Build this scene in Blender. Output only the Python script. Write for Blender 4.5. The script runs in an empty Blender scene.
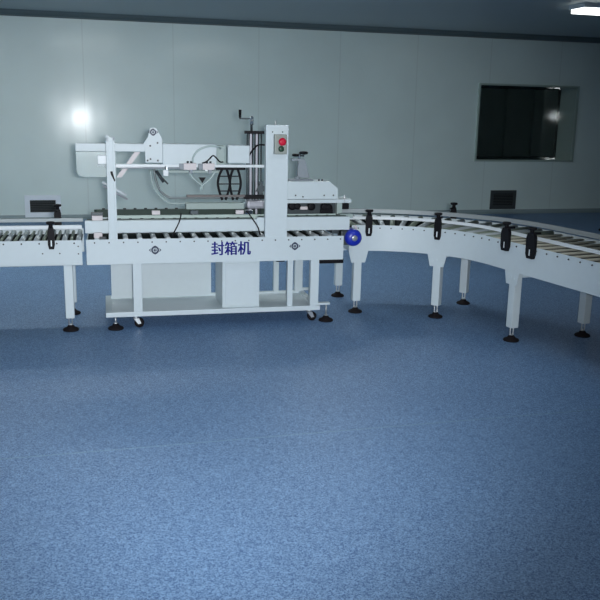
import bpy, bmesh, math, random
from mathutils import Vector, Matrix
random.seed(4)
PI = math.pi
R = math.radians
S = bpy.context.scene
C = S.collection

# ------------------------------------------------------------------ camera
YAW, PITCH, ROLL, CAMH = R(15.1), R(13.0), R(1.17), 1.5
fw = Vector((math.sin(YAW)*math.cos(PITCH), math.cos(YAW)*math.cos(PITCH), -math.sin(PITCH)))
rt = Vector((math.cos(YAW), -math.sin(YAW), 0)); up = rt.cross(fw)
r2 = math.cos(ROLL)*rt + math.sin(ROLL)*up
u2 = -math.sin(ROLL)*rt + math.cos(ROLL)*up
cd = bpy.data.cameras.new('camera'); cam = bpy.data.objects.new('camera', cd); C.objects.link(cam)
cam.matrix_world = Matrix(((r2.x, u2.x, -fw.x, 0), (r2.y, u2.y, -fw.y, 0), (r2.z, u2.z, -fw.z, CAMH), (0, 0, 0, 1)))
cd.sensor_width = 36; cd.lens = 36*816/600; cd.clip_end = 100
S.camera = cam

# ------------------------------------------------------------------ world, light, exposure
w = bpy.data.worlds.new('world'); S.world = w; w.use_nodes = True
w.node_tree.nodes['Background'].inputs[0].default_value = (0.5, 0.6, 0.7, 1)
w.node_tree.nodes['Background'].inputs[1].default_value = 0.05
S.view_settings.view_transform = 'Standard'; S.view_settings.look = 'None'
S.view_settings.gamma = 1; S.view_settings.use_curve_mapping = False
S.view_settings.exposure = 0.0
FLASH = 860          # the photographer's flash beside the lens
ld = bpy.data.lights.new('camera_flash', 'SPOT'); ld.energy = FLASH; ld.shadow_soft_size = 0.045
ld.spot_size = R(66); ld.spot_blend = 0.9; ld.color = (0.93, 0.97, 1.0)
fl = bpy.data.objects.new('camera_flash', ld); C.objects.link(fl)
fl.location = (0.07, -0.02, 1.525)
fd = Vector((math.sin(R(7)), math.cos(R(7)), -0.16)).normalized()
fl.rotation_euler = (-fd).to_track_quat('Z', 'Y').to_euler()
LAMP = 9           # emission of the ceiling panels

# ------------------------------------------------------------------ materials
def newmat(name):
    m = bpy.data.materials.new(name); m.use_nodes = True
    return m, m.node_tree, m.node_tree.nodes['Principled BSDF']
def mat(name, col, rough=0.5, metal=0.0, noise=0.0, scale=60, coat=0.0, bump=0.0, spec=0.5):
    m, nt, b = newmat(name)
    b.inputs['Base Color'].default_value = (*col, 1); b.inputs['Roughness'].default_value = rough
    b.inputs['Metallic'].default_value = metal; b.inputs['Coat Weight'].default_value = coat
    b.inputs['Specular IOR Level'].default_value = spec
    tc = nt.nodes.new('ShaderNodeTexCoord'); n = nt.nodes.new('ShaderNodeTexNoise')
    n.inputs['Scale'].default_value = scale; n.inputs['Detail'].default_value = 4
    nt.links.new(tc.outputs['Object'], n.inputs['Vector'])
    if noise:
        r = nt.nodes.new('ShaderNodeMapRange'); r.inputs[3].default_value = 1-noise; r.inputs[4].default_value = 1+noise
        mx = nt.nodes.new('ShaderNodeMix'); mx.data_type = 'RGBA'; mx.blend_type = 'MULTIPLY'; mx.inputs[0].default_value = 1
        mx.inputs[6].default_value = (*col, 1)
        nt.links.new(n.outputs['Fac'], r.inputs[0]); nt.links.new(r.outputs[0], mx.inputs[7]); nt.links.new(mx.outputs[2], b.inputs['Base Color'])
    if bump:
        bp = nt.nodes.new('ShaderNodeBump'); bp.inputs['Strength'].default_value = bump; bp.inputs['Distance'].default_value = 0.002
        nt.links.new(n.outputs['Fac'], bp.inputs['Height']); nt.links.new(bp.outputs[0], b.inputs['Normal'])
    return m
def emit(name, col, s):
    m, nt, b = newmat(name)
    b.inputs['Base Color'].default_value = (.8, .8, .8, 1)
    b.inputs['Emission Color'].default_value = (*col, 1); b.inputs['Emission Strength'].default_value = s
    return m

WHITE = mat('white_powder_coat', (.60, .69, .735), .42, noise=.03, scale=25, coat=.1)
WHITE2 = mat('white_plastic', (.74, .80, .84), .35, noise=.03)
PINK = mat('pinkish_white_bracket', (.68, .63, .65), .45, noise=.04)
GREYP = mat('grey_paint', (.25, .29, .33), .5, noise=.08)
ROLLTAN2 = mat('roller_tan_pvc', (.38, .38, .32), .45, .1, noise=.15, scale=18)
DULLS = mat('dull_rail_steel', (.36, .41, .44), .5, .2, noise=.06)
STEEL = mat('zinc_steel', (.55, .58, .60), .38, .85, noise=.12, scale=40)
ROLLER = mat('roller_steel', (.42, .47, .50), .40, .35, noise=.2, scale=18)
ROLLTAN = mat('roller_pvc', (.17, .21, .17), .45, .1, noise=.15, scale=18)
CHROME = mat('chrome', (.8, .82, .84), .12, 1.0)
BLACK = mat('black_plastic', (.008, .008, .011), .5, noise=.1, spec=.15)
RUBBER = mat('black_rubber', (.012, .010, .012), .7, noise=.1, spec=.15)
DARKST = mat('dark_steel', (.06, .075, .085), .45, .5, noise=.15)
GREENL = mat('light_green_bed', (.48, .60, .57), .5, noise=.06)
BELT = mat('dark_green_belt', (.012, .035, .026), .6, noise=.2, scale=90)
GREENP = mat('pale_green_bed', (.36, .45, .44), .5, noise=.06)
DARKGAP = mat('roller_gap_shade', (.015, .022, .022), .8, noise=.1, spec=.1)  # near-black colour paints the shade between the rollers
BLUE = mat('blue_motor_paint', (.012, .03, .42), .35, noise=.06)
BLUEIN = mat('blue_lettering_ink', (.005, .008, .20), .6, noise=.03, spec=.2)
NAVY = mat('navy_mark_ink', (.012, .025, .07), .5, noise=.03)
RED = mat('red_button', (.62, .01, .045), .3, noise=.03)
DGREEN = mat('dark_green_button', (.02, .06, .035), .4, noise=.03)
BOXG = mat('grey_box_enamel', (.26, .29, .27), .45, .3, noise=.05)
ROD = mat('grey_rod', (.22, .26, .27), .4, .3, noise=.05)
BROWN = mat('brown_grey_steel', (.13, .12, .12), .45, .4, noise=.15)
HOSE = mat('grey_hose', (.45, .56, .56), .35, noise=.04)
FRAMEM = mat('aluminium_frame', (.42, .54, .50), .35, .3, noise=.05)
VENTW = mat('vent_white', (.82, .90, .98), .5, noise=.04)
VENTD = mat('vent_dark', (.045, .055, .06), .55, noise=.1)
INK = mat('black_bolt', (.04, .045, .05), .4, .4, noise=.1)
MAUVE = mat('grey_mauve_steel', (.42, .43, .49), .42, .3, noise=.1)

def acrylic():
    m, nt, b = newmat('clear_acrylic')
    b.inputs['Base Color'].default_value = (.90, 1.0, 1.0, 1); b.inputs['Roughness'].default_value = .2
    b.inputs['Transmission Weight'].default_value = .68; b.inputs['IOR'].default_value = 1.3
    return m
ACRYL = acrylic()
def glassm():
    m, nt, b = newmat('window_glass')
    b.inputs['Base Color'].default_value = (.75, .85, .83, 1); b.inputs['Roughness'].default_value = .015
    b.inputs['Transmission Weight'].default_value = 1; b.inputs['IOR'].default_value = 1.5
    return m
GLASS = glassm()
JAMB = mat('glossy_reveal_panel', (.42, .54, .50), .05, .0, noise=.03, coat=1.0)
JAMB.node_tree.nodes['Principled BSDF'].inputs['Coat Roughness'].default_value = .04

def wallmat():
    m, nt, b = newmat('cleanroom_panel')
    N = nt.nodes.new; L = nt.links.new
    tc = N('ShaderNodeTexCoord'); sep = N('ShaderNodeSeparateXYZ'); L(tc.outputs['Object'], sep.inputs[0])
    n = N('ShaderNodeTexNoise'); n.inputs['Scale'].default_value = 1.3; n.inputs['Detail'].default_value = 5
    L(tc.outputs['Object'], n.inputs['Vector'])
    # joint lines every 1.19 m
    a = N('ShaderNodeMath'); a.operation = 'ADD'; a.inputs[1].default_value = -0.082+1.19*20
    L(sep.outputs[0], a.inputs[0])
    md = N('ShaderNodeMath'); md.operation = 'MODULO'; md.inputs[1].default_value = 1.19; L(a.outputs[0], md.inputs[0])
    lt = N('ShaderNodeMath'); lt.operation = 'LESS_THAN'; lt.inputs[1].default_value = 0.016; L(md.outputs[0], lt.inputs[0])
    cr = N('ShaderNodeMapRange'); cr.inputs[1].default_value = .3; cr.inputs[2].default_value = .7; cr.inputs[3].default_value = .96; cr.inputs[4].default_value = 1.04
    L(n.outputs['Fac'], cr.inputs[0])
    base = N('ShaderNodeMix'); base.data_type = 'RGBA'; base.inputs[6].default_value = WALLCOL; base.inputs[7].default_value = (WALLCOL[0]*.72, WALLCOL[1]*.72, WALLCOL[2]*.72, 1)
    sc = N('ShaderNodeMath'); sc.operation = 'MULTIPLY'; sc.inputs[1].default_value = .32; L(lt.outputs[0], sc.inputs[0]); L(sc.outputs[0], base.inputs[0])
    mx = N('ShaderNodeMix'); mx.data_type = 'RGBA'; mx.blend_type = 'MULTIPLY'; mx.inputs[0].default_value = 1
    L(base.outputs[2], mx.inputs[6]); L(cr.outputs[0], mx.inputs[7]); L(mx.outputs[2], b.inputs['Base Color'])
    b.inputs['Roughness'].default_value = .42; b.inputs['Specular IOR Level'].default_value = .6
    b.inputs['Coat Weight'].default_value = .30; b.inputs['Coat Roughness'].default_value = .15
    # gentle oil-canning of the sheet steel and its fine pressed ribs
    n2 = N('ShaderNodeTexNoise'); n2.inputs['Scale'].default_value = .9; n2.inputs['Detail'].default_value = 2
    mp = N('ShaderNodeMapping'); mp.inputs['Scale'].default_value = (1.6, 1, .7); L(tc.outputs['Object'], mp.inputs[0]); L(mp.outputs[0], n2.inputs['Vector'])
    wv = N('ShaderNodeTexWave'); wv.wave_type = 'BANDS'; wv.bands_direction = 'Z'; wv.inputs['Scale'].default_value = 9; L(tc.outputs['Object'], wv.inputs['Vector'])
    b1 = N('ShaderNodeBump'); b1.inputs['Distance'].default_value = .012; b1.inputs['Strength'].default_value = .5; L(n2.outputs['Fac'], b1.inputs['Height'])
    b2 = N('ShaderNodeBump'); b2.inputs['Distance'].default_value = .0003; b2.inputs['Strength'].default_value = .1; L(wv.outputs['Fac'], b2.inputs['Height']); L(b1.outputs[0], b2.inputs['Normal'])
    L(b2.outputs[0], b.inputs['Normal']); L(b2.outputs[0], b.inputs['Coat Normal'])
    return m
WALLCOL = (.64, .78, .775, 1)
WALL = wallmat()
CEIL = mat('ceiling_panel', (.42, .48, .49), .5, noise=.03, scale=2)
TRIMD = mat('dark_cove_trim', (.10, .14, .15), .5, noise=.05)
DARKROOM = mat('dark_room_paint', (.68, .76, .74), .7, noise=.1, scale=3)

def floormat():
    m, nt, b = newmat('blue_speckled_vinyl')
    N = nt.nodes.new; L = nt.links.new
    tc = N('ShaderNodeTexCoord')
    v = N('ShaderNodeTexVoronoi'); v.inputs['Scale'].default_value = 210; L(tc.outputs['Object'], v.inputs['Vector'])
    n = N('ShaderNodeTexNoise'); n.inputs['Scale'].default_value = 300; n.inputs['Detail'].default_value = 2; L(tc.outputs['Object'], n.inputs['Vector'])
    r1 = N('ShaderNodeValToRGB'); e = r1.color_ramp.elements
    e[0].position = .25; e[0].color = (.04, .105, .25, 1); e[1].position = .75; e[1].color = (.235, .39, .62, 1)
    sp = N('ShaderNodeSeparateColor'); L(v.outputs['Color'], sp.inputs[0])
    ad = N('ShaderNodeMix'); ad.data_type = 'FLOAT'; ad.inputs[0].default_value = .5; L(sp.outputs[0], ad.inputs[2]); L(n.outputs['Fac'], ad.inputs[3])
    L(ad.outputs[0], r1.inputs[0])
    n3 = N('ShaderNodeTexNoise'); n3.inputs['Scale'].default_value = 1.1; n3.inputs['Detail'].default_value = 4; L(tc.outputs['Object'], n3.inputs['Vector'])
    cr = N('ShaderNodeMapRange'); cr.inputs[3].default_value = .9; cr.inputs[4].default_value = 1.1; L(n3.outputs['Fac'], cr.inputs[0])
    mx = N('ShaderNodeMix'); mx.data_type = 'RGBA'; mx.blend_type = 'MULTIPLY'; mx.inputs[0].default_value = 1
    L(r1.outputs[0], mx.inputs[6]); L(cr.outputs[0], mx.inputs[7]); L(mx.outputs[2], b.inputs['Base Color'])
    b.inputs['Roughness'].default_value = .5; b.inputs['Specular IOR Level'].default_value = .5
    bp = N('ShaderNodeBump'); bp.inputs['Distance'].default_value = .0006; bp.inputs['Strength'].default_value = .4; L(n.outputs['Fac'], bp.inputs['Height']); L(bp.outputs[0], b.inputs['Normal'])
    return m
FLOOR = floormat()
SEAM = mat('vinyl_weld', (.17, .30, .42), .4, noise=.05)

# ------------------------------------------------------------------ mesh helpers
def bolt(parent, x, y, z, r=.006, n=(0, -1), h=.006, m=None):
    return MB().cyl((x, y, z), (x+n[0]*h, y+n[1]*h, z), r, r*.8, 8).build('bolt', m or INK, parent)
class MB:
    def __init__(s): s.b = bmesh.new()
    def box(s, x0, x1, y0, y1, z0, z1, bev=0.0):
        r = bmesh.ops.create_cube(s.b, size=1)
        vs = r['verts']
        for v in vs:
            v.co = Vector(((x0+x1)/2+v.co.x*(x1-x0), (y0+y1)/2+v.co.y*(y1-y0), (z0+z1)/2+v.co.z*(z1-z0)))
        if bev:
            es = list({e for v in vs for e in v.link_edges})
            rr = bmesh.ops.bevel(s.b, geom=es, offset=bev, segments=2, affect='EDGES', profile=.6)
        return s
    def cyl(s, p0, p1, r0, r1=None, seg=20, caps=True):
        r1 = r0 if r1 is None else r1
        p0 = Vector(p0); p1 = Vector(p1); d = p1-p0
        q = d.to_track_quat('Z', 'Y').to_matrix()
        a = [s.b.verts.new(p0+q @ Vector((r0*math.cos(2*PI*i/seg), r0*math.sin(2*PI*i/seg), 0))) for i in range(seg)]
        c = [s.b.verts.new(p1+q @ Vector((r1*math.cos(2*PI*i/seg), r1*math.sin(2*PI*i/seg), 0))) for i in range(seg)]
        for i in range(seg):
            f = s.b.faces.new((a[i], a[(i+1) % seg], c[(i+1) % seg], c[i])); f.smooth = seg > 8
        if caps:
            s.b.faces.new(a[::-1]); s.b.faces.new(c)
        return s
    def tube(s, pts, r, seg=10, sub=6):
        P = [Vector(p) for p in pts]
        if sub > 1 and len(P) > 2:
            Q = []
            for i in range(len(P)-1):
                a = P[max(i-1, 0)]; b_ = P[i]; c = P[i+1]; d = P[min(i+2, len(P)-1)]
                for k in range(sub):
                    t = k/sub
                    Q.append(.5*((2*b_)+(c-a)*t+(2*a-5*b_+4*c-d)*t*t+(3*b_-a-3*c+d)*t**3))
            Q.append(P[-1]); P = Q
        rings = []
        for i, p in enumerate(P):
            d = (P[min(i+1, len(P)-1)]-P[max(i-1, 0)]).normalized()
            ref = Vector((0, 1, 0)) if abs(d.y) < .9 else Vector((1, 0, 0))
            u = d.cross(ref).normalized(); v = d.cross(u)
            rings.append([s.b.verts.new(p+r*(u*math.cos(2*PI*k/seg)+v*math.sin(2*PI*k/seg))) for k in range(seg)])
        for a, c in zip(rings, rings[1:]):
            for k in range(seg):
                f = s.b.faces.new((a[k], a[(k+1) % seg], c[(k+1) % seg], c[k])); f.smooth = True
        s.b.faces.new(rings[0][::-1]); s.b.faces.new(rings[-1])
        return s
    def prism(s, poly, y0, y1, plane='xz', bev=0.0):
        """poly in (x,z) extruded along y, or (x,y) extruded along z, or (y,z) along x"""
        def f(p, t):
            return {'xz': (p[0], t, p[1]), 'xy': (p[0], p[1], t), 'yz': (t, p[0], p[1])}[plane]
        a = [s.b.verts.new(f(p, y0)) for p in poly]; c = [s.b.verts.new(f(p, y1)) for p in poly]
        n = len(poly)
        es = []
        fa = s.b.faces.new(a); fc = s.b.faces.new(c[::-1])
        for i in range(n): s.b.faces.new((a[i], c[i], c[(i+1) % n], a[(i+1) % n]))
        if bev:
            es = list(fa.edges)+list(fc.edges)
            bmesh.ops.bevel(s.b, geom=es, offset=bev, segments=2, affect='EDGES', profile=.6)
        return s
    def sweep(s, path, half_t, z0, z1):
        """rectangular section swept along a list of ((x,y),(nx,ny)); half_t = (inner, outer) offsets"""
        rings = []
        for (p, n) in path:
            rings.append([s.b.verts.new((p[0]+n[0]*o, p[1]+n[1]*o, z)) for o, z in ((half_t[0], z0), (half_t[1], z0), (half_t[1], z1), (half_t[0], z1))])
        for a, c in zip(rings, rings[1:]):
            for k in range(4): s.b.faces.new((a[k], a[(k+1) % 4], c[(k+1) % 4], c[k]))
        s.b.faces.new(rings[0][::-1]); s.b.faces.new(rings[-1])
        return s
    def lathe(s, prof, base, axis='Z', seg=24):
        """prof: list of (r, h)"""
        rings = []
        for r, h in prof:
            ring = []
            for k in range(seg):
                c, q = r*math.cos(2*PI*k/seg), r*math.sin(2*PI*k/seg)
                v = {'Z': (c, q, h), 'Y': (c, h, q), 'X': (h, c, q)}[axis]
                ring.append(s.b.verts.new(Vector(base)+Vector(v)))
            rings.append(ring)
        for a, c in zip(rings, rings[1:]):
            for k in range(seg):
                f = s.b.faces.new((a[k], a[(k+1) % seg], c[(k+1) % seg], c[k])); f.smooth = True
        s.b.faces.new(rings[0][::-1]); s.b.faces.new(rings[-1])
        return s
    def build(s, name, m, parent=None, label=None, kind=None, sub=None):
        bmesh.ops.recalc_face_normals(s.b, faces=s.b.faces)
        me = bpy.data.meshes.new(name)
        off = org(parent) if parent is not None else Vector((0, 0, 0))
        if off.length: bmesh.ops.translate(s.b, verts=s.b.verts, vec=-off)
        s.b.to_mesh(me); s.b.free(); me.materials.append(m)
        o = bpy.data.objects.new(name, me); C.objects.link(o)
        if parent is not None: o.parent = parent
        if label: o['label'] = label
        if kind: o['kind'] = kind
        return o
ORG = {}
def org(o):
    while o.parent is not None: o = o.parent
    return ORG.get(o.name, Vector((0, 0, 0)))

MY = -0.0277   # the conveyor line runs at a slight angle to the wall
RL = Matrix.Rotation(MY, 3, 'Z')
def thing(name, base, label, cat, group=None, rz=None):
    o = bpy.data.objects.new(name, None); C.objects.link(o); o.empty_display_size = .1
    ORG[o.name] = Vector(base)
    if rz is None: o.location = RL @ Vector(base); o.rotation_euler = (0, 0, MY)
    else: o.location = Vector(base)
    o['label'] = label; o['category'] = cat
    if group: o['group'] = group
    return o
def struct(name, mb, m, parent=None):
    o = mb.build(name, m, parent)
    if parent is None: o['kind'] = 'structure'
    return o

# ------------------------------------------------------------------ room
H, D = 2.7, 11.6
XL, XR, YB = -4.6, 11.0, -3.5
WX0, WX1, WZ0, WZ1, WD = 5.89, 7.55, .835, 1.945, .47
struct('floor', MB().box(XL, XR, YB, D+.1, -.1, 0), FLOOR)
mb = MB()
for a in ((XL, WX0-.02, 0, H), (WX1+.02, XR, 0, H), (WX0-.02, WX1+.02, 0, WZ0-.02), (WX0-.02, WX1+.02, WZ1+.02, H)):
    mb.box(a[0], a[1], D, D+.1, a[2], a[3])
for v in mb.b.verts: v.co.y += v.co.z*.012      # the panel wall leans back a little, shaped to lower the flash highlight
struct('wall_back', mb, WALL)
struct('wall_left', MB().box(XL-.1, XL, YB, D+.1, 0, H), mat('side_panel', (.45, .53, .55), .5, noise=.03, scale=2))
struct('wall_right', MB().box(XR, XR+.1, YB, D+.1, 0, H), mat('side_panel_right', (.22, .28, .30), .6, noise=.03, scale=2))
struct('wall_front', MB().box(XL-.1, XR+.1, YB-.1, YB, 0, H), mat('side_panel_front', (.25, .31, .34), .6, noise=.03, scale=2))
struct('ceiling', MB().box(XL-.1, XR+.1, YB-.1, D+.1, H, H+.1), CEIL)
struct('trim_1', MB().prism([(D+.03, H-.075), (D+.03, H), (D-.075, H), (D-.06, H-.03), (D-.03, H-.062)], XL, XR, 'yz'), TRIMD)
struct('baseboard_back', MB().prism([(D, 0), (D, .06), (D-.008, .06), (D-.02, .028), (D-.05, .008), (D-.07, .001), (D-.07, 0)], XL, XR, 'yz'), mat('cove_base', (.26, .34, .37), .5, noise=.03))
# vinyl welds in the floor
mb = MB()
for k, y in enumerate((3.52, 1.5)):
    mb.box(XL+.05, XR-.05, y-.003, y+.003, -.002, .0006)
mb.build('trim_2', SEAM, None, kind='structure')

# window with a deep glossy reveal and a dark room behind
wn = MB()
fwd = .028
for a in ((WX0-fwd, WX0, WZ0-fwd, WZ1+fwd), (WX1, WX1+fwd, WZ0-fwd, WZ1+fwd), (WX0, WX1, WZ0-fwd, WZ0), (WX0, WX1, WZ1, WZ1+fwd)):
    wn.box(a[0], a[1], D-.012, D+.035, a[2], a[3], .004)
win = struct('window_1', wn, FRAMEM)
rv = MB()
rv.box(WX1, WX1+.02, D+.035, D+WD, WZ0-.02, WZ1+.02)
rv.box(WX0-.02, WX0, D+.035, D+WD, WZ0-.02, WZ1+.02)
rv.box(WX0, WX1, D+.035, D+WD, WZ0-.02, WZ0)
rv.box(WX0, WX1, D+.035, D+WD, WZ1, WZ1+.02)
rv.build('window_reveal', JAMB, win)
MB().box(WX0, WX1, D+WD-.012, D+WD, WZ0, WZ1).build('window_pane', GLASS, win)
ib = MB()
for a in ((WX0, WX0+.03, WZ0, WZ1), (WX1-.03, WX1, WZ0, WZ1), (WX0, WX1, WZ0, WZ0+.03), (WX0, WX1, WZ1-.03, WZ1)):
    ib.box(a[0], a[1], D+WD+.001, D+WD+.03, a[2], a[3], .003)
ib.build('inner_frame', VENTD, win)
# the room beyond the glass
nr = MB()
nr.box(4.0, 13.5, 16.0, 16.1, 0, H); nr.box(3.9, 4.0, D+.1, 16.1, 0, H); nr.box(13.5, 13.6, D+.1, 16.1, 0, H)
struct('wall_far', nr, DARKROOM)
struct('floor_far', MB().box(3.9, 13.6, D+.1, 16.1, -.1, 0), DARKROOM)
struct('ceiling_far', MB().box(3.9, 13.6, D+.1, 16.1, H, H+.1), DARKROOM)
cb = MB()
for x in (8.7, 9.35): cb.box(x, x+.06, 15.9, 15.98, 0, H)
struct('trim_3', cb, DARKROOM)

# wall vents
def vent(name, x0, x1, z0, z1, fr, mf, label, slats, t=.022):
    v = thing(name, ((x0+x1)/2, D, z0), label, 'vent', None, rz=0)
    m = MB()
    m.box(x0, x1, D-t, D, z0, z0+fr, .003).box(x0, x1, D-t, D, z1-fr, z1, .003)
    m.box(x0, x0+fr, D-t, D, z0+fr, z1-fr, .003).box(x1-fr, x1, D-t, D, z0+fr, z1-fr, .003)
    m.build('frame', mf, v)
    MB().box(x0+fr*.9, x1-fr*.9, D-.006, D, z0+fr*.9, z1-fr*.9).build('backing', BLACK, v)
    n = slats
    for i in range(n):
        z = z0+fr+(z1-z0-2*fr)*(i+.5)/n
        s_ = MB(); s_.prism([(D-.018, z-.008), (D-.016, z-.008), (D-.006, z+.006), (D-.008, z+.006)], x0+fr, x1-fr, 'yz')
        s_.build('slat', VENTD, v)
    return v
vent('wall_vent', -.745, -.275, .03, .33, .068, VENTW, 'low wall vent with wide white frame and black opening behind the straight conveyor', 7)
vent('wall_vent', 6.175, 6.615, .068, .362, .05, VENTD, 'dark grey framed wall vent below the window', 8)

# ceiling lamps; some unseen ones are added to brighten the room
LD = emit('lamp_diffuser', (.92, .98, 1.0), LAMP)
LD2 = emit('dim_lamp_diffuser', (.95, 1.0, .97), 4)
LD3 = emit('middle_lamp_diffuser', (.95, 1.0, .97), 19)
def lamp(x0, y0, label, wx=1.2, wy=.3, dm=None):
    t = thing('ceiling_light', (x0+wx/2, y0+wy/2, H), label, 'ceiling light', None, rz=0)
    m = MB(); z0, z1 = H-.045, H
    m.box(x0+.02, x0+wx-.02, y0+.02, y0+wy-.02, H-.028, H)
    m.box(x0, x0+wx, y0, y0+.02, z0, z1).box(x0, x0+wx, y0+wy-.02, y0+wy, z0, z1)
    m.box(x0, x0+.02, y0+.02, y0+wy-.02, z0, z1).box(x0+wx-.02, x0+wx, y0+.02, y0+wy-.02, z0, z1)
    m.build('housing', WHITE2, t)
    MB().box(x0+.02, x0+wx-.02, y0+.02, y0+wy-.02, H-.085, H-.03).build('diffuser', dm or LD, t)
    return t
lamp(5.30, 8.16, 'white ceiling light panel at the upper right corner of the photo', dm=LD2)
lamp(1.7, 7.6, 'ceiling light panel whose glow shows on the wall above the sealing machine', dm=LD3)
lamp(-2.4, 8.1, 'added unseen light panel brightening the wall behind the straight conveyor', dm=LD3)  # extra panel put in to brighten the left of the wall
lamp(-.4, 8.1, 'added unseen light panel brightening the wall behind the left mast of the sealing machine', dm=LD3)  # another added panel, for more light on the wall
lamp(-.4, .7, 'ceiling light panel above the photographer')
lamp(-2.9, 4.2, 'unseen light panel added for ambient light over the left end of the straight conveyor')  # added for general light from the left
lamp(1.4, 3.4, 'unseen light panel added for ambient light over the open floor before the sealing machine')  # added for general light from the front

# ------------------------------------------------------------------ shared conveyor parts
def foot(x, y, ztop, parent, stud2=False):
    s_ = MB()
    if stud2:
        s_.cyl((x-.011, y, .03), (x-.011, y, ztop), .005, seg=8).cyl((x+.011, y, .03), (x+.011, y, ztop), .005, seg=8)
    else:
        s_.cyl((x, y, .03), (x, y, ztop), .007, seg=10)
    s_.cyl((x, y, .036), (x, y, .048), .014, seg=6)
    f = MB().lathe([(.052, 0), (.055, .006), (.05, .014), (.028, .024), (.018, .038), (.012, .04)], (x, y, 0)).build('levelling_foot', RUBBER, parent)
    s_.build('stud', STEEL, f)
def leg(x, y, ztop, parent, wd=.06, zb=.09, ang=0., bracket=None, stud2=True):
    M = Matrix.Translation((x, y, 0)) @ Matrix.Rotation(ang, 4, 'Z')
    m = MB().box(-wd/2, wd/2, -wd/2, wd/2, zb, ztop, .004)
    for vv in m.b.verts: vv.co = M @ vv.co
    l = m.build('leg', WHITE, parent)
    if bracket:
        b_ = MB(); w2, zt, zbk = bracket
        v = [(-w2/2, zt), (-w2/2, zt-.05), (-w2*.36, zbk), (w2*.36, zbk), (w2/2, zt-.05), (w2/2, zt)]
        b_.prism(v, -wd/2-.007, -wd/2-.001)
        for bx, bz in ((-.03, zt-.095), (0, zt-.085), (.03, zt-.095)): b_.cyl((bx, -wd/2-.007, bz), (bx, -wd/2-.012, bz), .006, seg=8)
        for vv in b_.b.verts: vv.co = M @ vv.co
        b_.build('bracket', WHITE, l)
    foot(x, y, zb, parent, stud2)
    return l
def clamp(p, n, parent, zb=.575, zt=.765, wd=.042, rail=.05, knob=True):
    """black rail clamp on the outer face of a side plate at p with outward normal n, carrying a guide rail inboard"""
    a = math.atan2(n[1], n[0])+PI/2     # local -y points along n
    M = Matrix.Translation((p[0], p[1], 0)) @ Matrix.Rotation(a, 4, 'Z')
    m = MB()
    h = wd/2
    m.prism([(-h, zt-.06), (-h, zb+.03), (-h*.7, zb), (h*.7, zb), (h, zb+.03), (h, zt-.06), (h*.7, zt-.03), (-h*.7, zt-.03)], -.022, 0)
    m.cyl((0, -.012, zt-.035), (0, -.012, zt), .014, seg=12)
    if knob: m.lathe([(.012, zt-.012), (.026, zt-.008), (.03, zt), (.026, zt+.008), (.01, zt+.01)], (0, -.012, 0), seg=16)
    m.cyl((0, -.012, zt-.032), (0, rail, zt-.032), .008, seg=10)
    for v in m.b.verts: v.co = M @ v.co
    o = m.build('rail_clamp', BLACK, parent)
    s_ = MB(); s_.box(-.004, .004, -.0235, -.022, zb+.02, zb+.06)
    for v in s_.b.verts: v.co = M @ v.co
    s_.build('slot', WHITE2, o)
    return o
def roller(p0, p1, r, m, parent, r1=None):
    p0 = Vector(p0); p1 = Vector(p1); d = (p1-p0).normalized()
    q = MB().cyl(p0+d*.012, p1-d*.012, r, r1, 18)
    q.cyl(p0, p1, .006, seg=8)
    return q.build('roller', m, parent)

# ------------------------------------------------------------------ straight conveyor (left)
YN, YF = 5.60, 6.17
cv = thing('roller_conveyor', (-.95, 5.885, 0), 'straight white roller conveyor with grey rollers left of the sealing machine', 'conveyor')
X0, X1 = -1.72, -.166
for y, nm in ((YN, -1), (YF, 1)):
    m = MB(); y0, y1 = (y, y+.004) if nm < 0 else (y-.004, y)
    m.box(X0, X1, y0, y1, .462, .632)
    m.box(X0, X1, min(y0, y0-nm*.03), max(y1, y1-nm*.03), .462, .466)
    m.build('side_plate', WHITE, cv)
x = -.215
while x > X0:
    bolt(cv, x, YN, .612); x -= .112
for bx, bz in ((-.19, .59), (-.19, .54), (-.42, .545), (-.31, .545)): bolt(cv, bx, YN, bz, .005)
x = -.19; k = 0
while x > X0+.03:
    roller((x, YN+.008, .612), (x, YF-.008, .612), .018 if k % 2 == 0 else .011, ROLLER if k % 2 == 0 else ROLLTAN, cv); x -= .046; k += 1
MB().box(X0+.005, X1-.005, YN+.008, YF-.008, .583, .593).build('gap_shade_sheet', DARKGAP, cv)  # dark sheet added as the shade in the roller gaps
for ye, nmx in ((5.63, 'near'), (5.995, 'far')):
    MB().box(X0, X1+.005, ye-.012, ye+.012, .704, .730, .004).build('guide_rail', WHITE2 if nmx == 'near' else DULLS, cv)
clamp((-.36, YN), (0, -1), cv, .577, .752, .044, .04)
clamp((-.345, YF), (0, 1), cv, .62, .80, .05, .17)
clamp((-1.3, YN), (0, -1), cv, .577, .752, .044, .04)
clamp((-1.3, YF), (0, 1), cv, .62, .80, .05, .17)
for lx in (-.262, -1.55):
    leg(lx, YN+.045, .5, cv, .058)
    leg(lx, YF-.045, .5, cv, .058)
    MB().box(lx-.02, lx+.02, YN+.075, YF-.075, .40, .44, .003).build('cross_bar', WHITE, cv)

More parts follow.
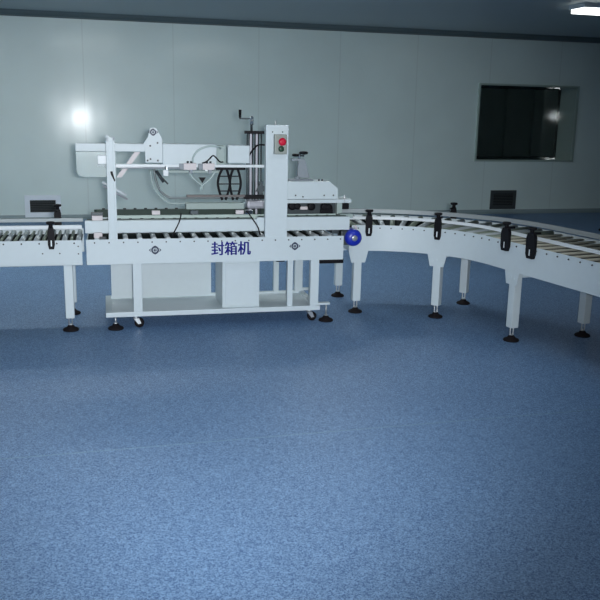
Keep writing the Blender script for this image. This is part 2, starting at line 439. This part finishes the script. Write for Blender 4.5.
# ------------------------------------------------------------------ carton sealing machine
cs = thing('carton_sealer', (.8, 5.885, 0), 'white carton sealing machine with blue Chinese lettering, control column and arm', 'packing machine')
BX0, BX1 = -.138, 1.66
for y0, y1 in ((YN, YN+.006), (YF-.006, YF)):
    MB().box(BX0, BX1, y0, y1, .462, .634).build('side_plate', WHITE, cs)
MB().box(BX0, BX0+.006, YN+.006, YF-.006, .462, .60).build('end_plate', WHITE, cs)
MB().box(BX1-.006, BX1, YN+.006, YF-.006, .462, .60).build('end_plate', WHITE, cs)
for i in range(19): bolt(cs, BX0+.055+i*.0955, YN, .612, .0055)
for i in range(18):
    x = BX0+.07+i*.097
    roller((x, YN+.075, .613), (x, YF-.008, .611), .018, ROLLER, cs)
MB().box(BX0+.008, BX1-.008, YN+.07, YF-.008, .582, .592).build('gap_shade_pan', DARKGAP, cs)  # dark layer added so the gaps between the rollers look shaded

# marks printed on the machine: an eye-like ring between two points
def eye(xc, zc, y, sc, parent):
    m = MB()
    for k in range(20):
        a0, a1 = 2*PI*k/20, 2*PI*(k+1)/20
        for ra, rb in ((.0135, .0235), (.0055, .0095)):
            q = [(xc+sc*ra*math.cos(a0), zc+sc*ra*math.sin(a0)), (xc+sc*rb*math.cos(a0), zc+sc*rb*math.sin(a0)), (xc+sc*rb*math.cos(a1), zc+sc*rb*math.sin(a1)), (xc+sc*ra*math.cos(a1), zc+sc*ra*math.sin(a1))]
            m.prism(q, y-.0012, y-.0002)
    for sg in (-1, 1):
        m.prism([(xc+sg*sc*.024, zc+sc*.012), (xc+sg*sc*.037, zc), (xc+sg*sc*.024, zc-sc*.012), (xc+sg*sc*.028, zc)], y-.0012, y-.0002)
        m.prism([(xc-sg*sc*.004, zc-sc*.0045), (xc+sg*sc*.001, zc-sc*.001), (xc-sg*sc*.004, zc+sc*.0045), (xc-sg*sc*.0055, zc)], y-.0012, y-.0002)
        m.prism([(xc-sc*.012, zc+sg*sc*.021), (xc, zc+sg*sc*.027), (xc+sc*.012, zc+sg*sc*.021)], y-.0012, y-.0002)
    return m.build('round_emblem', NAVY, parent)
eye(.318, .556, YN, 1.15, cs); eye(1.30, .566, YN, 1.1, cs)
tc_ = bpy.data.curves.new('lettering', 'FONT'); tc_.body = '\u5c01\u7bb1\u673a'; tc_.size = .088; tc_.extrude = .0006; tc_.offset = 0
to = bpy.data.objects.new('tmp_text', tc_); C.objects.link(to); bpy.context.view_layer.update()
tm = bpy.data.meshes.new_from_object(to.evaluated_get(bpy.context.evaluated_depsgraph_get()))
bpy.data.objects.remove(to)
xs = [v.co.x for v in tm.vertices]; ys = [v.co.y for v in tm.vertices]
sx = .274/(max(xs)-min(xs)); sy = .096/(max(ys)-min(ys))
for v in tm.vertices:
    co = v.co.copy()
    v.co = Vector((.703+(co.x-min(xs))*sx, YN-.0008+co.z*.5, 0.511+(co.y-min(ys))*sy)) - ORG[cs.name]
tbm = bmesh.new(); tbm.from_mesh(tm)
for k, (dx, dz) in enumerate(((.0026, 0), (.0056, 0), (.0012, .0018))):
    t2 = bmesh.new(); t2.from_mesh(tm)
    for v in t2.verts: v.co += Vector((dx, -.0002*(k+1), dz))
    tmp = bpy.data.meshes.new('t'); t2.to_mesh(tmp); t2.free(); tbm.from_mesh(tmp); bpy.data.meshes.remove(tmp)
tbm.to_mesh(tm); tbm.free()
tm.materials.clear(); tm.materials.append(BLUEIN)
tob = bpy.data.objects.new('lettering', tm); C.objects.link(tob); tob.parent = cs
tob['label'] = 'dark blue Chinese characters on the side plate'

# base frame
for y0, y1 in ((YN+.01, YN+.05), (YF-.05, YF-.01)):
    MB().box(-.025, 1.50, y0, y1, .088, .122, .003).build('base_beam', WHITE, cs)
MB().box(-.025, .015, YN+.05, YF-.05, .088, .122, .003).build('base_beam', WHITE, cs)
MB().box(1.46, 1.50, YN+.05, YF-.05, .088, .122, .003).build('base_beam', WHITE, cs)
for lx in (.195, 1.455):
    for ly in (YN+.037, YF-.037):
        MB().box(lx-.031, lx+.031, ly-.025, ly+.025, .122, .465, .003).build('leg', WHITE, cs)
for ly in (YN+.04, YF-.04):
    MB().box(1.255, 1.295, ly-.02, ly+.02, .122, .465, .003).build('upright', WHITE, cs)
MB().box(.02, .76, YF-.10, YF-.094, .122, .44).build('back_panel', WHITE, cs)
MB().box(.0, 1.46, YN+.05, YF-.05, .10, .106).build('bottom_tray', WHITE, cs)
cab = MB().box(.79, 1.06, YN+.07, YF-.12, .107, .455, .006).build('electric_cabinet', WHITE, cs)
MB().box(.81, 1.04, YN+.064, YN+.07, .13, .44, .003).build('cabinet_door', WHITE, cab)
def caster(x, y, zt):
    f = MB()
    f.box(x-.03, x+.03, y-.03, y+.03, zt-.006, zt, .002).cyl((x, y, zt-.02), (x, y, zt-.006), .02, seg=14)
    for s_ in (-1, 1):
        f.prism([(x-.018, zt-.02), (x+.02, zt-.02), (x+.035, .03), (x+.015, .025)], y+s_*.02-.0015, y+s_*.02+.0015)
    c = f.build('caster', STEEL, cs)
    MB().lathe([(.012, -.016), (.030, -.016), (.034, -.010), (.034, .010), (.030, .016), (.012, .016)], (x+.022, y, .034), 'Y', 20).build('wheel', RUBBER, c)
    return c
for (x, y) in ((.18, 5.66), (1.43, 5.66), (.18, YF-.04), (1.43, YF-.04)): caster(x, y, .088)
foot(.04, YN+.032, .09, cs); foot(.04, YF-.032, .09, cs)
for yy in (YN+.032, YF-.032):
    MB().box(1.485, 1.575, yy-.02, yy+.02, .125, .14, .002).build('foot_bracket', WHITE, cs)
    foot(1.552, yy, .13, cs)
MB().box(1.50, 1.68, YN+.05, YN+.12, .425, .46, .003).build('chain_guard', BLACK, cs)
MB().box(1.18, 1.24, YN+.05, YN+.1, .445, .462, .003).build('chain_guard', BLACK, cs)

# side belt units along the bed (near and far)
def side_belt(y0, y1, x0, x1, z0, z1, beltside):
    h = MB().box(x0, x1, y0, y1, z0, z1, .004).build('belt_housing', WHITE, cs)
    yb = y1+.012 if beltside > 0 else y0-.012
    b_ = MB(); r = .016
    pts = [(x0+.03, yb-r), (x1-.03, yb-r), (x1-.03+r, yb), (x1-.03, yb+r), (x0+.03, yb+r), (x0+.03-r, yb)]
    b_.prism(pts, z1-.02, z1+(.004 if beltside > 0 else .035), 'xy')
    b_.build('side_belt', BELT, h, label='dark green rubber belt')
    x = x0+.08
    while x < x1-.05:
        MB().cyl((x, yb, z1+(0 if beltside > 0 else .03)), (x, yb, z1+(.008 if beltside > 0 else .044)), .011, seg=10).build('belt_pulley', INK, h); x += .075
    return h
side_belt(5.665, 5.71, BX0-.005, 1.035, .668, .752, 1)
side_belt(5.665, 5.71, 1.0355, 1.722, .668, .764, 1)
side_belt(6.09, 6.14, BX0+.04, 1.66, .668, .745, -1)
MB().box(.02, 1.64, 5.75, 5.775, .70, .775, .003).build('belt_bed', GREENL, cs)
for x in (-.09, 1.59):
    MB().box(x, x+.05, 5.66, 6.14, .642, .667, .003).build('belt_bridge', DARKST, cs)
# small pink brackets near the inlet
m = MB().box(-.095, -.025, 5.68, 5.74, .752, .785, .003); m.build('bracket', PINK, cs)
MB().box(-.10, -.02, 5.69, 5.74, .785, .803, .003).build('bracket', DARKST, cs)
MB().box(-.085, -.03, 5.63, 5.664, .64, .675, .003).build('bracket', PINK, cs)
MB().box(-.05, -.005, 5.61, 5.64, .634, .65, .003).build('bracket', INK, cs)
for x, mt in ((.335, PINK), (.60, DARKST), (.92, PINK), (.985, CHROME)):
    MB().box(x-.028, x+.028, 5.70, 5.74, .785, .812, .003).build('belt_bracket', mt, cs)
MB().tube([(.505, 5.665, .80), (.49, 5.66, .74), (.45, 5.658, .66), (.445, 5.66, .634)], .0045).build('cable', BLACK, cs)
MB().tube([(.965, 5.665, .81), (1.0, 5.655, .76), (1.04, 5.655, .70), (1.06, 5.66, .64)], .0045).build('cable', BLACK, cs)

# left mast with slotted channel
ms = MB()
ms.box(.012, .028, YN+.007, YN+.06, .47, 1.325, .002).box(.054, .070, YN+.007, YN+.06, .47, 1.312, .002).box(.028, .054, YN+.02, YN+.06, .47, 1.312)
ms.box(.012, .070, YN+.007, YN+.06, 1.285, 1.31, .002)
mast = ms.build('mast', WHITE, cs)
MB().prism([(.034, 1.088), (.05, 1.09), (.054, 1.07), (.066, 1.03), (.06, 1.022), (.05, 1.045), (.04, 1.065)], YN-.012, YN+.006).build('clamp_lever', BLACK, mast)
# inclined hold-down bar across the mast, with a thinner bar as its shadow
d = MB().cyl((-.018, YN+.075, 1.012), (.137, YN+.075, .922), .009, seg=12)
d.build('guide_bar_and_shade', WHITE2, cs)
MB().cyl((-.016, YN+.10, .985), (.145, YN+.10, .892), .006, seg=12).build('guide_bar_and_shade', MAUVE, cs)  # mauve bar stands for the shadow below the handle

# long arm and head
YH = 5.85
MB().box(-.19, .32, YH-.035, YH+.035, 1.207, 1.262, .004).build('arm', WHITE, cs)
pl = MB().prism([(.275, 1.135), (.275, 1.26), (.262, 1.262), (.298, 1.31), (.312, 1.372), (.352, 1.372), (.393, 1.30), (.393, 1.135)], 5.79, 5.812, bev=.002).build('head_plate', WHITE, cs)
for bx, bz in ((.29, 1.15), (.31, 1.16), (.36, 1.15), (.36, 1.27), (.31, 1.25)): bolt(pl, bx, 5.79, bz, .007)
eye(.331, 1.342, 5.79, .92, pl)
MB().prism([(.076, 1.03), (.112, 1.03), (.245, 1.205), (.205, 1.205)], YH-.012, YH+.003).build('diagonal_strut', PINK, cs)
MB().box(.394, .770, 5.80, 5.93, 1.122, 1.264, .005).build('head_housing', WHITE, cs)
MB().box(.36, .394, 5.815, 5.93, 1.14, 1.25, .003).build('head_housing', WHITE, cs)
MB().box(.771, .847, 5.84, 5.92, 1.10, 1.255, .02).build('motor_cover', GREENP, cs)
MB().box(.849, 1.003, 5.79, 5.92, 1.134, 1.259, .005).build('terminal_box', WHITE, cs)
MB().box(-.055, 1.14, YH-.05, YH-.02, 1.104, 1.124, .003).build('thin_rail', WHITE2, cs)
MB().box(.10, .55, YH-.018, YH+.01, 1.09, 1.103, .002).build('thin_rail', GREYP, cs)
MB().box(.40, .80, YH-.01, YH+.02, 1.062, 1.08, .002).build('cross_rail', GREENP, cs)
for x in (.70, .42): MB().box(x-.008, x+.008, YH-.02, YH+.0, 1.078, 1.104).build('hanger', STEEL, cs)
# acrylic guard below the arm with the flash glint on it made as a white block
g_ = MB().prism([(-.186, 1.206), (-.186, 1.07), (-.17, 1.045), (-.14, 1.036), (.075, 1.036), (.075, 1.206)], 5.80, 5.806)
g_.build('acrylic_guard', ACRYL, cs, label='clear plastic guard plate')
MB().box(-.045, .02, 5.78, 5.80, 1.124, 1.185, .004).build('guard_bracket_and_glint', WHITE2, cs)  # white block stands for the flash reflection in the acrylic
MB().box(-.06, .26, 5.815, 5.825, 1.10, 1.107).build('guard_bracket_and_glint', CHROME, cs)
MB().box(.012, .07, 5.66, 5.83, 1.225, 1.26, .003).build('mast_bracket', WHITE, cs)
# sensor blocks and pneumatic bits
for x0, x1 in ((.535, .624), (.668, .751)):
    sn = MB().box(x0, x1, 5.765, 5.80, 1.088, 1.134, .003).build('valve_block', PINK, cs)
    MB().box(x0-.03, x0, 5.77, 5.80, 1.09, 1.13, .002).build('valve_end', GREYP, sn)
    m = MB()
    for kx in (x0+.03, x0+.055): m.cyl((kx, 5.78, 1.134), (kx, 5.78, 1.148), .008, seg=10)
    m.build('fitting', DARKST, sn)
    MB().box(x0+.04, x0+.062, 5.77, 5.785, 1.063, 1.088, .002).build('fitting', GREYP, sn)
MB().box(.394, .43, 5.77, 5.80, 1.045, 1.088, .003).build('small_block', WHITE2, cs)
MB().cyl((.412, 5.785, 1.088), (.412, 5.80, 1.108), .006, seg=8).build('hanger', STEEL, cs)
MB().tube([(.60, 5.78, 1.14), (.605, 5.775, 1.18), (.64, 5.77, 1.225), (.70, 5.77, 1.25), (.77, 5.78, 1.25), (.80, 5.83, 1.235)], .007).build('air_hose', HOSE, cs)
MB().tube([(.665, 5.775, 1.135), (.70, 5.77, 1.15), (.735, 5.77, 1.185), (.755, 5.77, 1.18), (.79, 5.79, 1.145), (.82, 5.84, 1.14)], .005).build('cable', BLACK, cs)
v_ = MB().tube([(.575, 5.80, 1.075), (.60, 5.80, 1.03), (.655, 5.80, .985), (.665, 5.80, .975)], .0065, sub=4)
v_.tube([(.755, 5.80, 1.075), (.73, 5.80, 1.03), (.675, 5.80, .985), (.665, 5.80, .975)], .0065, sub=4)
vv = v_.build('v_bracket', HOSE, cs)
MB().prism([(.64, 1.035), (.69, 1.035), (.667, .995)], 5.785, 5.80).build('rubber_tip', BLACK, vv)
MB().cyl((.665, 5.80, .94), (.665, 5.80, .978), .009, seg=10).build('pin', HOSE, vv)
# long bent rods running to the lower head
MB().tube([(.335, 5.86, 1.10), (.345, 5.86, 1.02), (.375, 5.86, .94), (.43, 5.86, .893), (.50, 5.86, .884), (.9, 5.86, .884), (1.09, 5.86, .884)], .008).build('bent_rod', ROD, cs)
MB().tube([(.315, 5.95, 1.07), (.33, 5.95, .98), (.37, 5.95, .90), (.44, 5.95, .842), (.52, 5.95, .835), (.8, 5.95, .835), (1.02, 5.95, .835)], .006).build('bent_rod', HOSE, cs)
MB().cyl((.33, 5.86, 1.09), (.43, 5.83, .985), .006, seg=8).build('guide_rod', DARKST, cs)
MB().cyl((.35, 5.84, 1.075), (.40, 5.82, 1.0), .011, seg=10).build('gas_strut', DARKST, cs)
MB().box(.56, .98, 5.82, 5.86, .892, .908, .003).build('plow_rail', BROWN, cs)
MB().box(.56, .98, 5.88, 5.97, .80, .843, .003).build('plow_rail', GREENP, cs)
# bowed dark cage bars
cg = MB()
for xa, bow in ((.805, -.03), (.845, .03), (.885, -.022), (.925, .028)):
    cg.tube([(xa+(.008 if bow > 0 else -.0)-bow*.4, 5.83, 1.10), (xa+bow*.5, 5.83, 1.04), (xa+bow*.75, 5.83, .985), (xa+bow*.4, 5.83, .93), (xa-bow*.3, 5.83, .872)], .009, sub=5)
for z in (1.04, .985, .935): cg.cyl((.79, 5.835, z), (.94, 5.835, z), .004, seg=8)
cg.build('guide_cage', BLACK, cs)
MB().box(.77, .98, 5.82, 5.86, 1.085, 1.103, .003).build('cage_bar', BLACK, cs)
# height screw column behind the control column
sl = MB()
for x in (1.012, 1.026, 1.052, 1.070, 1.095, 1.115): sl.cyl((x, 5.95, .70), (x, 5.95, 1.338), .0055, seg=10)
sl.build('slide_rods', DARKST, cs)
MB().box(1.027, 1.051, 5.955, 5.965, .72, 1.335).build('slide_plate', MAUVE, cs)
MB().box(1.071, 1.093, 5.955, 5.965, .72, 1.335).build('slide_plate', MAUVE, cs)
MB().box(.995, 1.135, 5.93, 5.98, 1.336, 1.357, .003).build('column_cap', BLACK, cs)
MB().box(.995, 1.135, 5.93, 6.13, .67, .70, .003).build('column_foot', DARKST, cs)
MB().box(1.0, 1.135, 5.87, 5.99, .80, .86, .02).build('lower_head', MAUVE, cs)
MB().prism([(1.06, .93), (1.09, .99), (1.15, .95), (1.15, .93)], 5.84, 5.86).build('link_plate', DARKST, cs)
MB().box(.97, 1.15, 5.82, 5.87, .878, .905, .003).build('link_plate', BLACK, cs)
MB().box(1.085, 1.115, 5.86, 5.89, .90, 1.0, .004).build('link_plate', DARKST, cs)
MB().tube([(1.0, 5.80, 1.19), (1.03, 5.80, 1.23), (1.07, 5.82, 1.262), (1.13, 5.80, 1.262)], .006).build('cable', BLACK, cs)
ck = MB().cyl((1.044, 5.955, 1.357), (1.044, 5.955, 1.46), .009, seg=12)
ck.box(.955, 1.056, 5.948, 5.962, 1.438, 1.448, .002)
ck = ck.build('crank_handle', DARKST, cs)
MB().cyl((.960, 5.955, 1.448), (.960, 5.955, 1.505), .009, .011, seg=12).build('grip', BLACK, ck)
MB().cyl((1.044, 5.945, 1.40), (1.044, 5.945, 1.455), .012, seg=12).build('collar', CHROME, ck)
# control column
cc = MB().box(1.085, 1.243, YN+.007, YN+.058, .50, 1.407, .004).build('control_column', WHITE, cs)
MB().cyl((1.155, YN+.03, 1.405), (1.155, YN+.03, 1.437), .005, seg=8).build('pin', STEEL, cc)
sb = MB().box(1.137, 1.222, YN-.045, YN+.007, 1.211, 1.345, .004).build('switch_box', BOXG, cc)
MB().cyl((1.184, YN-.045, 1.297), (1.184, YN-.062, 1.297), .014, seg=16).lathe([(.018, 0), (.027, -.006), (.026, -.014), (.012, -.02)], (1.184, YN-.060, 1.297), 'Y').build('emergency_button', RED, sb, label='red mushroom stop button')
MB().lathe([(.02, 0), (.02, -.008), (.015, -.014), (.004, -.015)], (1.180, YN-.045, 1.248), 'Y').build('start_button', DGREEN, sb, label='dark green push button')
for bx in (1.13, 1.20): bolt(cc, bx, YN+.007, 1.36, .005, m=DGREEN)
# outlet head on the right
MB().prism([(1.25, .878), (1.25, 1.006), (1.60, 1.006), (1.665, .955), (1.665, .878)], 5.80, 6.0, bev=.004).build('outlet_housing', WHITE, cs)
for bx, bz in ((1.345, .905), (1.56, .905), (1.63, .905), (1.40, .895)): bolt(cs, bx, 5.80, bz, .006)
for bx in (1.53, 1.555): MB().cyl((bx, 5.85, 1.006), (bx, 5.85, 1.02), .006, seg=8).build('bolt', INK, cs)
MB().box(1.25, 1.768, 5.79, 6.0, .849, .876, .003).build('outlet_flange', WHITE, cs)
tp = MB()
tp.prism([(1.372, 1.028), (1.378, 1.165), (1.425, 1.165), (1.462, 1.028)], 5.86, 5.90, bev=.003)
tp.prism([(1.33, 1.15), (1.378, 1.15), (1.378, 1.165), (1.335, 1.165)], 5.86, 5.90)
tp = tp.build('tape_bracket', GREYP, cs)
MB().box(1.30, 1.49, 5.84, 5.92, 1.007, 1.018, .004).lathe([(.02, 0), (.02, .012), (.012, .018)], (1.37, 5.86, 1.018)).build('bracket_base', GREYP, tp)
MB().lathe([(.012, -.01), (.03, -.006), (.034, .004), (.026, .012), (.01, .014)], (1.415, 5.87, 1.205)).build('knob', BLACK, tp)
MB().lathe([(.01, -.01), (.024, -.005), (.027, .004), (.02, .01)], (1.355, 5.87, 1.19)).build('knob', BLACK, tp)
MB().cyl((1.385, 5.87, 1.16), (1.385, 5.87, 1.205), .009, seg=10).box(1.35, 1.42, 5.863, 5.877, 1.18, 1.192, .002).build('knob_stem', CHROME, tp)
for x, w_, zb in ((1.325, .028, .806), (1.365, .024, .806), (1.47, .029, .803), (1.57, .027, .80), (1.605, .025, .795)):
    MB().lathe([(w_*.5, -.02), (w_, -.018), (w_, .018), (w_*.5, .02)], (x, 5.83, zb+.018), 'Y', 18).build('guide_wheel', BLACK, cs)
for x in (1.325, 1.47, 1.59):
    MB().cyl((x, 5.87, .80), (x, 5.87, .85), .01, seg=10).build('axle', DARKST, cs)
MB().box(1.54, 1.63, 5.80, 5.84, .77, .80, .003).build('wheel_block', BLACK, cs)
MB().box(1.385, 1.44, 5.81, 5.85, .80, .822, .003).build('wheel_block', PINK, cs)
MB().box(1.26, 1.71, 5.85, 5.95, .742, .848, .003).build('belt_support', DARKST, cs)
MB().box(1.66, 1.70, 5.80, 5.85, .764, .849, .003).build('outlet_post', GREENP, cs)
MB().box(1.70, 1.76, 5.82, 5.87, .80, .842, .005).lathe([(.02, 0), (.02, .012), (.01, .016)], (1.73, 5.845, .842)).build('adjusting_knob', BLACK, cs)
MB().box(1.71, 1.72, 5.79, 5.80, .849, .905, .002).build('pin', STEEL, cs)
MB().box(1.67, 1.765, 5.73, 5.80, .745, .775, .003).build('outlet_bracket', GREENP, cs)
# blue motor at the outlet end
mo = MB().lathe([(.02, -.035), (.046, -.03), (.060, -.016), (.063, .0), (.063, .09), (.05, .10), (.03, .105)], (1.749, 5.655, .612), 'Y', 28)
mo = mo.build('drive_motor', BLUE, cs, label='blue round electric motor')
m = MB()
m.lathe([(.012, -.003), (.022, -.002), (.022, .002), (.012, .003)], (1.749, 5.618, .612), 'Y', 20)
m.build('motor_hub', STEEL, mo)
MB().box(1.661, 1.72, 5.665, 5.77, .555, .66, .008).build('gearbox', DARKST, cs)
MB().tube([(1.75, 5.64, .70), (1.76, 5.63, .69), (1.765, 5.65, .67)], .008).build('cable', PINK, cs)

# ------------------------------------------------------------------ curved conveyor (right)
CC = (1.82, 5.04); RI = .775; WID = .64; TE = R(10)
def path_at(u):
    """u = distance along the inner plate; returns point, inward-to-outer normal"""
    lead = .035; arc = RI*(PI/2-TE)
    if u < lead:
        return (CC[0]-lead+u, CC[1]+RI), (0, 1)
    if u < lead+arc:
        t = PI/2-(u-lead)/RI
        return (CC[0]+RI*math.cos(t), CC[1]+RI*math.sin(t)), (math.cos(t), math.sin(t))
    s_ = u-lead-arc; c, q = math.cos(TE), math.sin(TE)
    return (CC[0]+RI*c+s_*q, CC[1]+RI*q-s_*c), (c, q)
ARC = .035+RI*(PI/2-TE); ULEN = ARC+1.75
us = [0, .035]+[.035+RI*(PI/2-TE)*k/40 for k in range(1, 41)]+[ULEN]
path = [path_at(u) for u in us]
bc = thing('curved_roller_conveyor', (2.55, 5.4, 0), 'white curved roller conveyor bending toward the viewer right of the sealing machine', 'conveyor')
ZT, ZB = .68, .485
MB().sweep(path, (0, .004), ZB, ZT).build('side_plate', WHITE, bc)
MB().sweep(path, (WID-.004, WID), ZB, ZT).build('side_plate', WHITE, bc)
MB().sweep(path, (.006, WID-.006), .635, .643).build('gap_shade_sheet', DARKGAP, bc)  # dark curved sheet added as shade below the rollers
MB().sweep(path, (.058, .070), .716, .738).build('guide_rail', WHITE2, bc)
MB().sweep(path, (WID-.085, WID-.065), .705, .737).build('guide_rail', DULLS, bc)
MB().box(1.787, 1.791, CC[1]+RI+.005, CC[1]+RI+WID-.005, ZB, .64).build('end_plate', WHITE, bc)
u = .05
while u < ULEN:
    (p, n) = path_at(u); bolt(bc, p[0], p[1], ZT-.022, .0055, (-n[0], -n[1])); u += .083 if u < ARC else .1
u = .05; kk = 0
while u < ULEN-.03:
    (p, n) = path_at(u)
    a = Vector((p[0]+n[0]*.008, p[1]+n[1]*.008, ZT-.014)); b_ = Vector((p[0]+n[0]*(WID-.008), p[1]+n[1]*(WID-.008), ZT-.014))
    arc_ = u < ARC
    kk += 1
    roller(a, b_, .017 if arc_ else .009, (ROLLTAN if kk % 2 else ROLLER) if arc_ else ROLLTAN2, bc, .022 if arc_ else None)
    u += .064 if arc_ else .11
def at_theta(deg): return .035+RI*(PI/2-R(deg))
for u, zb in ((at_theta(83), .60), (at_theta(44), .60), (ARC+.205, .615), (ARC+.47, .605), (ARC+1.3, .60)):
    p, n = path_at(u); clamp(p, (-n[0], -n[1]), bc, zb, .79 if u < ARC else .80, .05 if u < ARC else .082, .055)
for u in (.05, at_theta(50), ARC+.45, ARC+1.3):
    p, n = path_at(u); q = (p[0]+n[0]*WID, p[1]+n[1]*WID); clamp(q, n, bc, .60, .80, .046, .08)
for u, inner in ((.06, 1), (at_theta(44), 1), (ARC+.28, 1), (.06, 0), (at_theta(44), 0), (ARC+.35, 0), (ARC+1.6, 1), (ARC+1.6, 0)):
    p, n = path_at(u); off = .04 if inner else WID-.04
    x, y = p[0]+n[0]*off, p[1]+n[1]*off
    leg(x, y, .53, bc, .06, .095, math.atan2(n[1], n[0])-PI/2, (.15, .53, .395))
for u in (.06, at_theta(44), ARC+.3):
    p, n = path_at(u)
    a = Vector((p[0]+n[0]*.075, p[1]+n[1]*.075, .46)); b_ = Vector((p[0]+n[0]*(WID-.075), p[1]+n[1]*(WID-.075), .46))
    MB().cyl(a, b_, .02, seg=12).build('cross_bar', WHITE, bc)
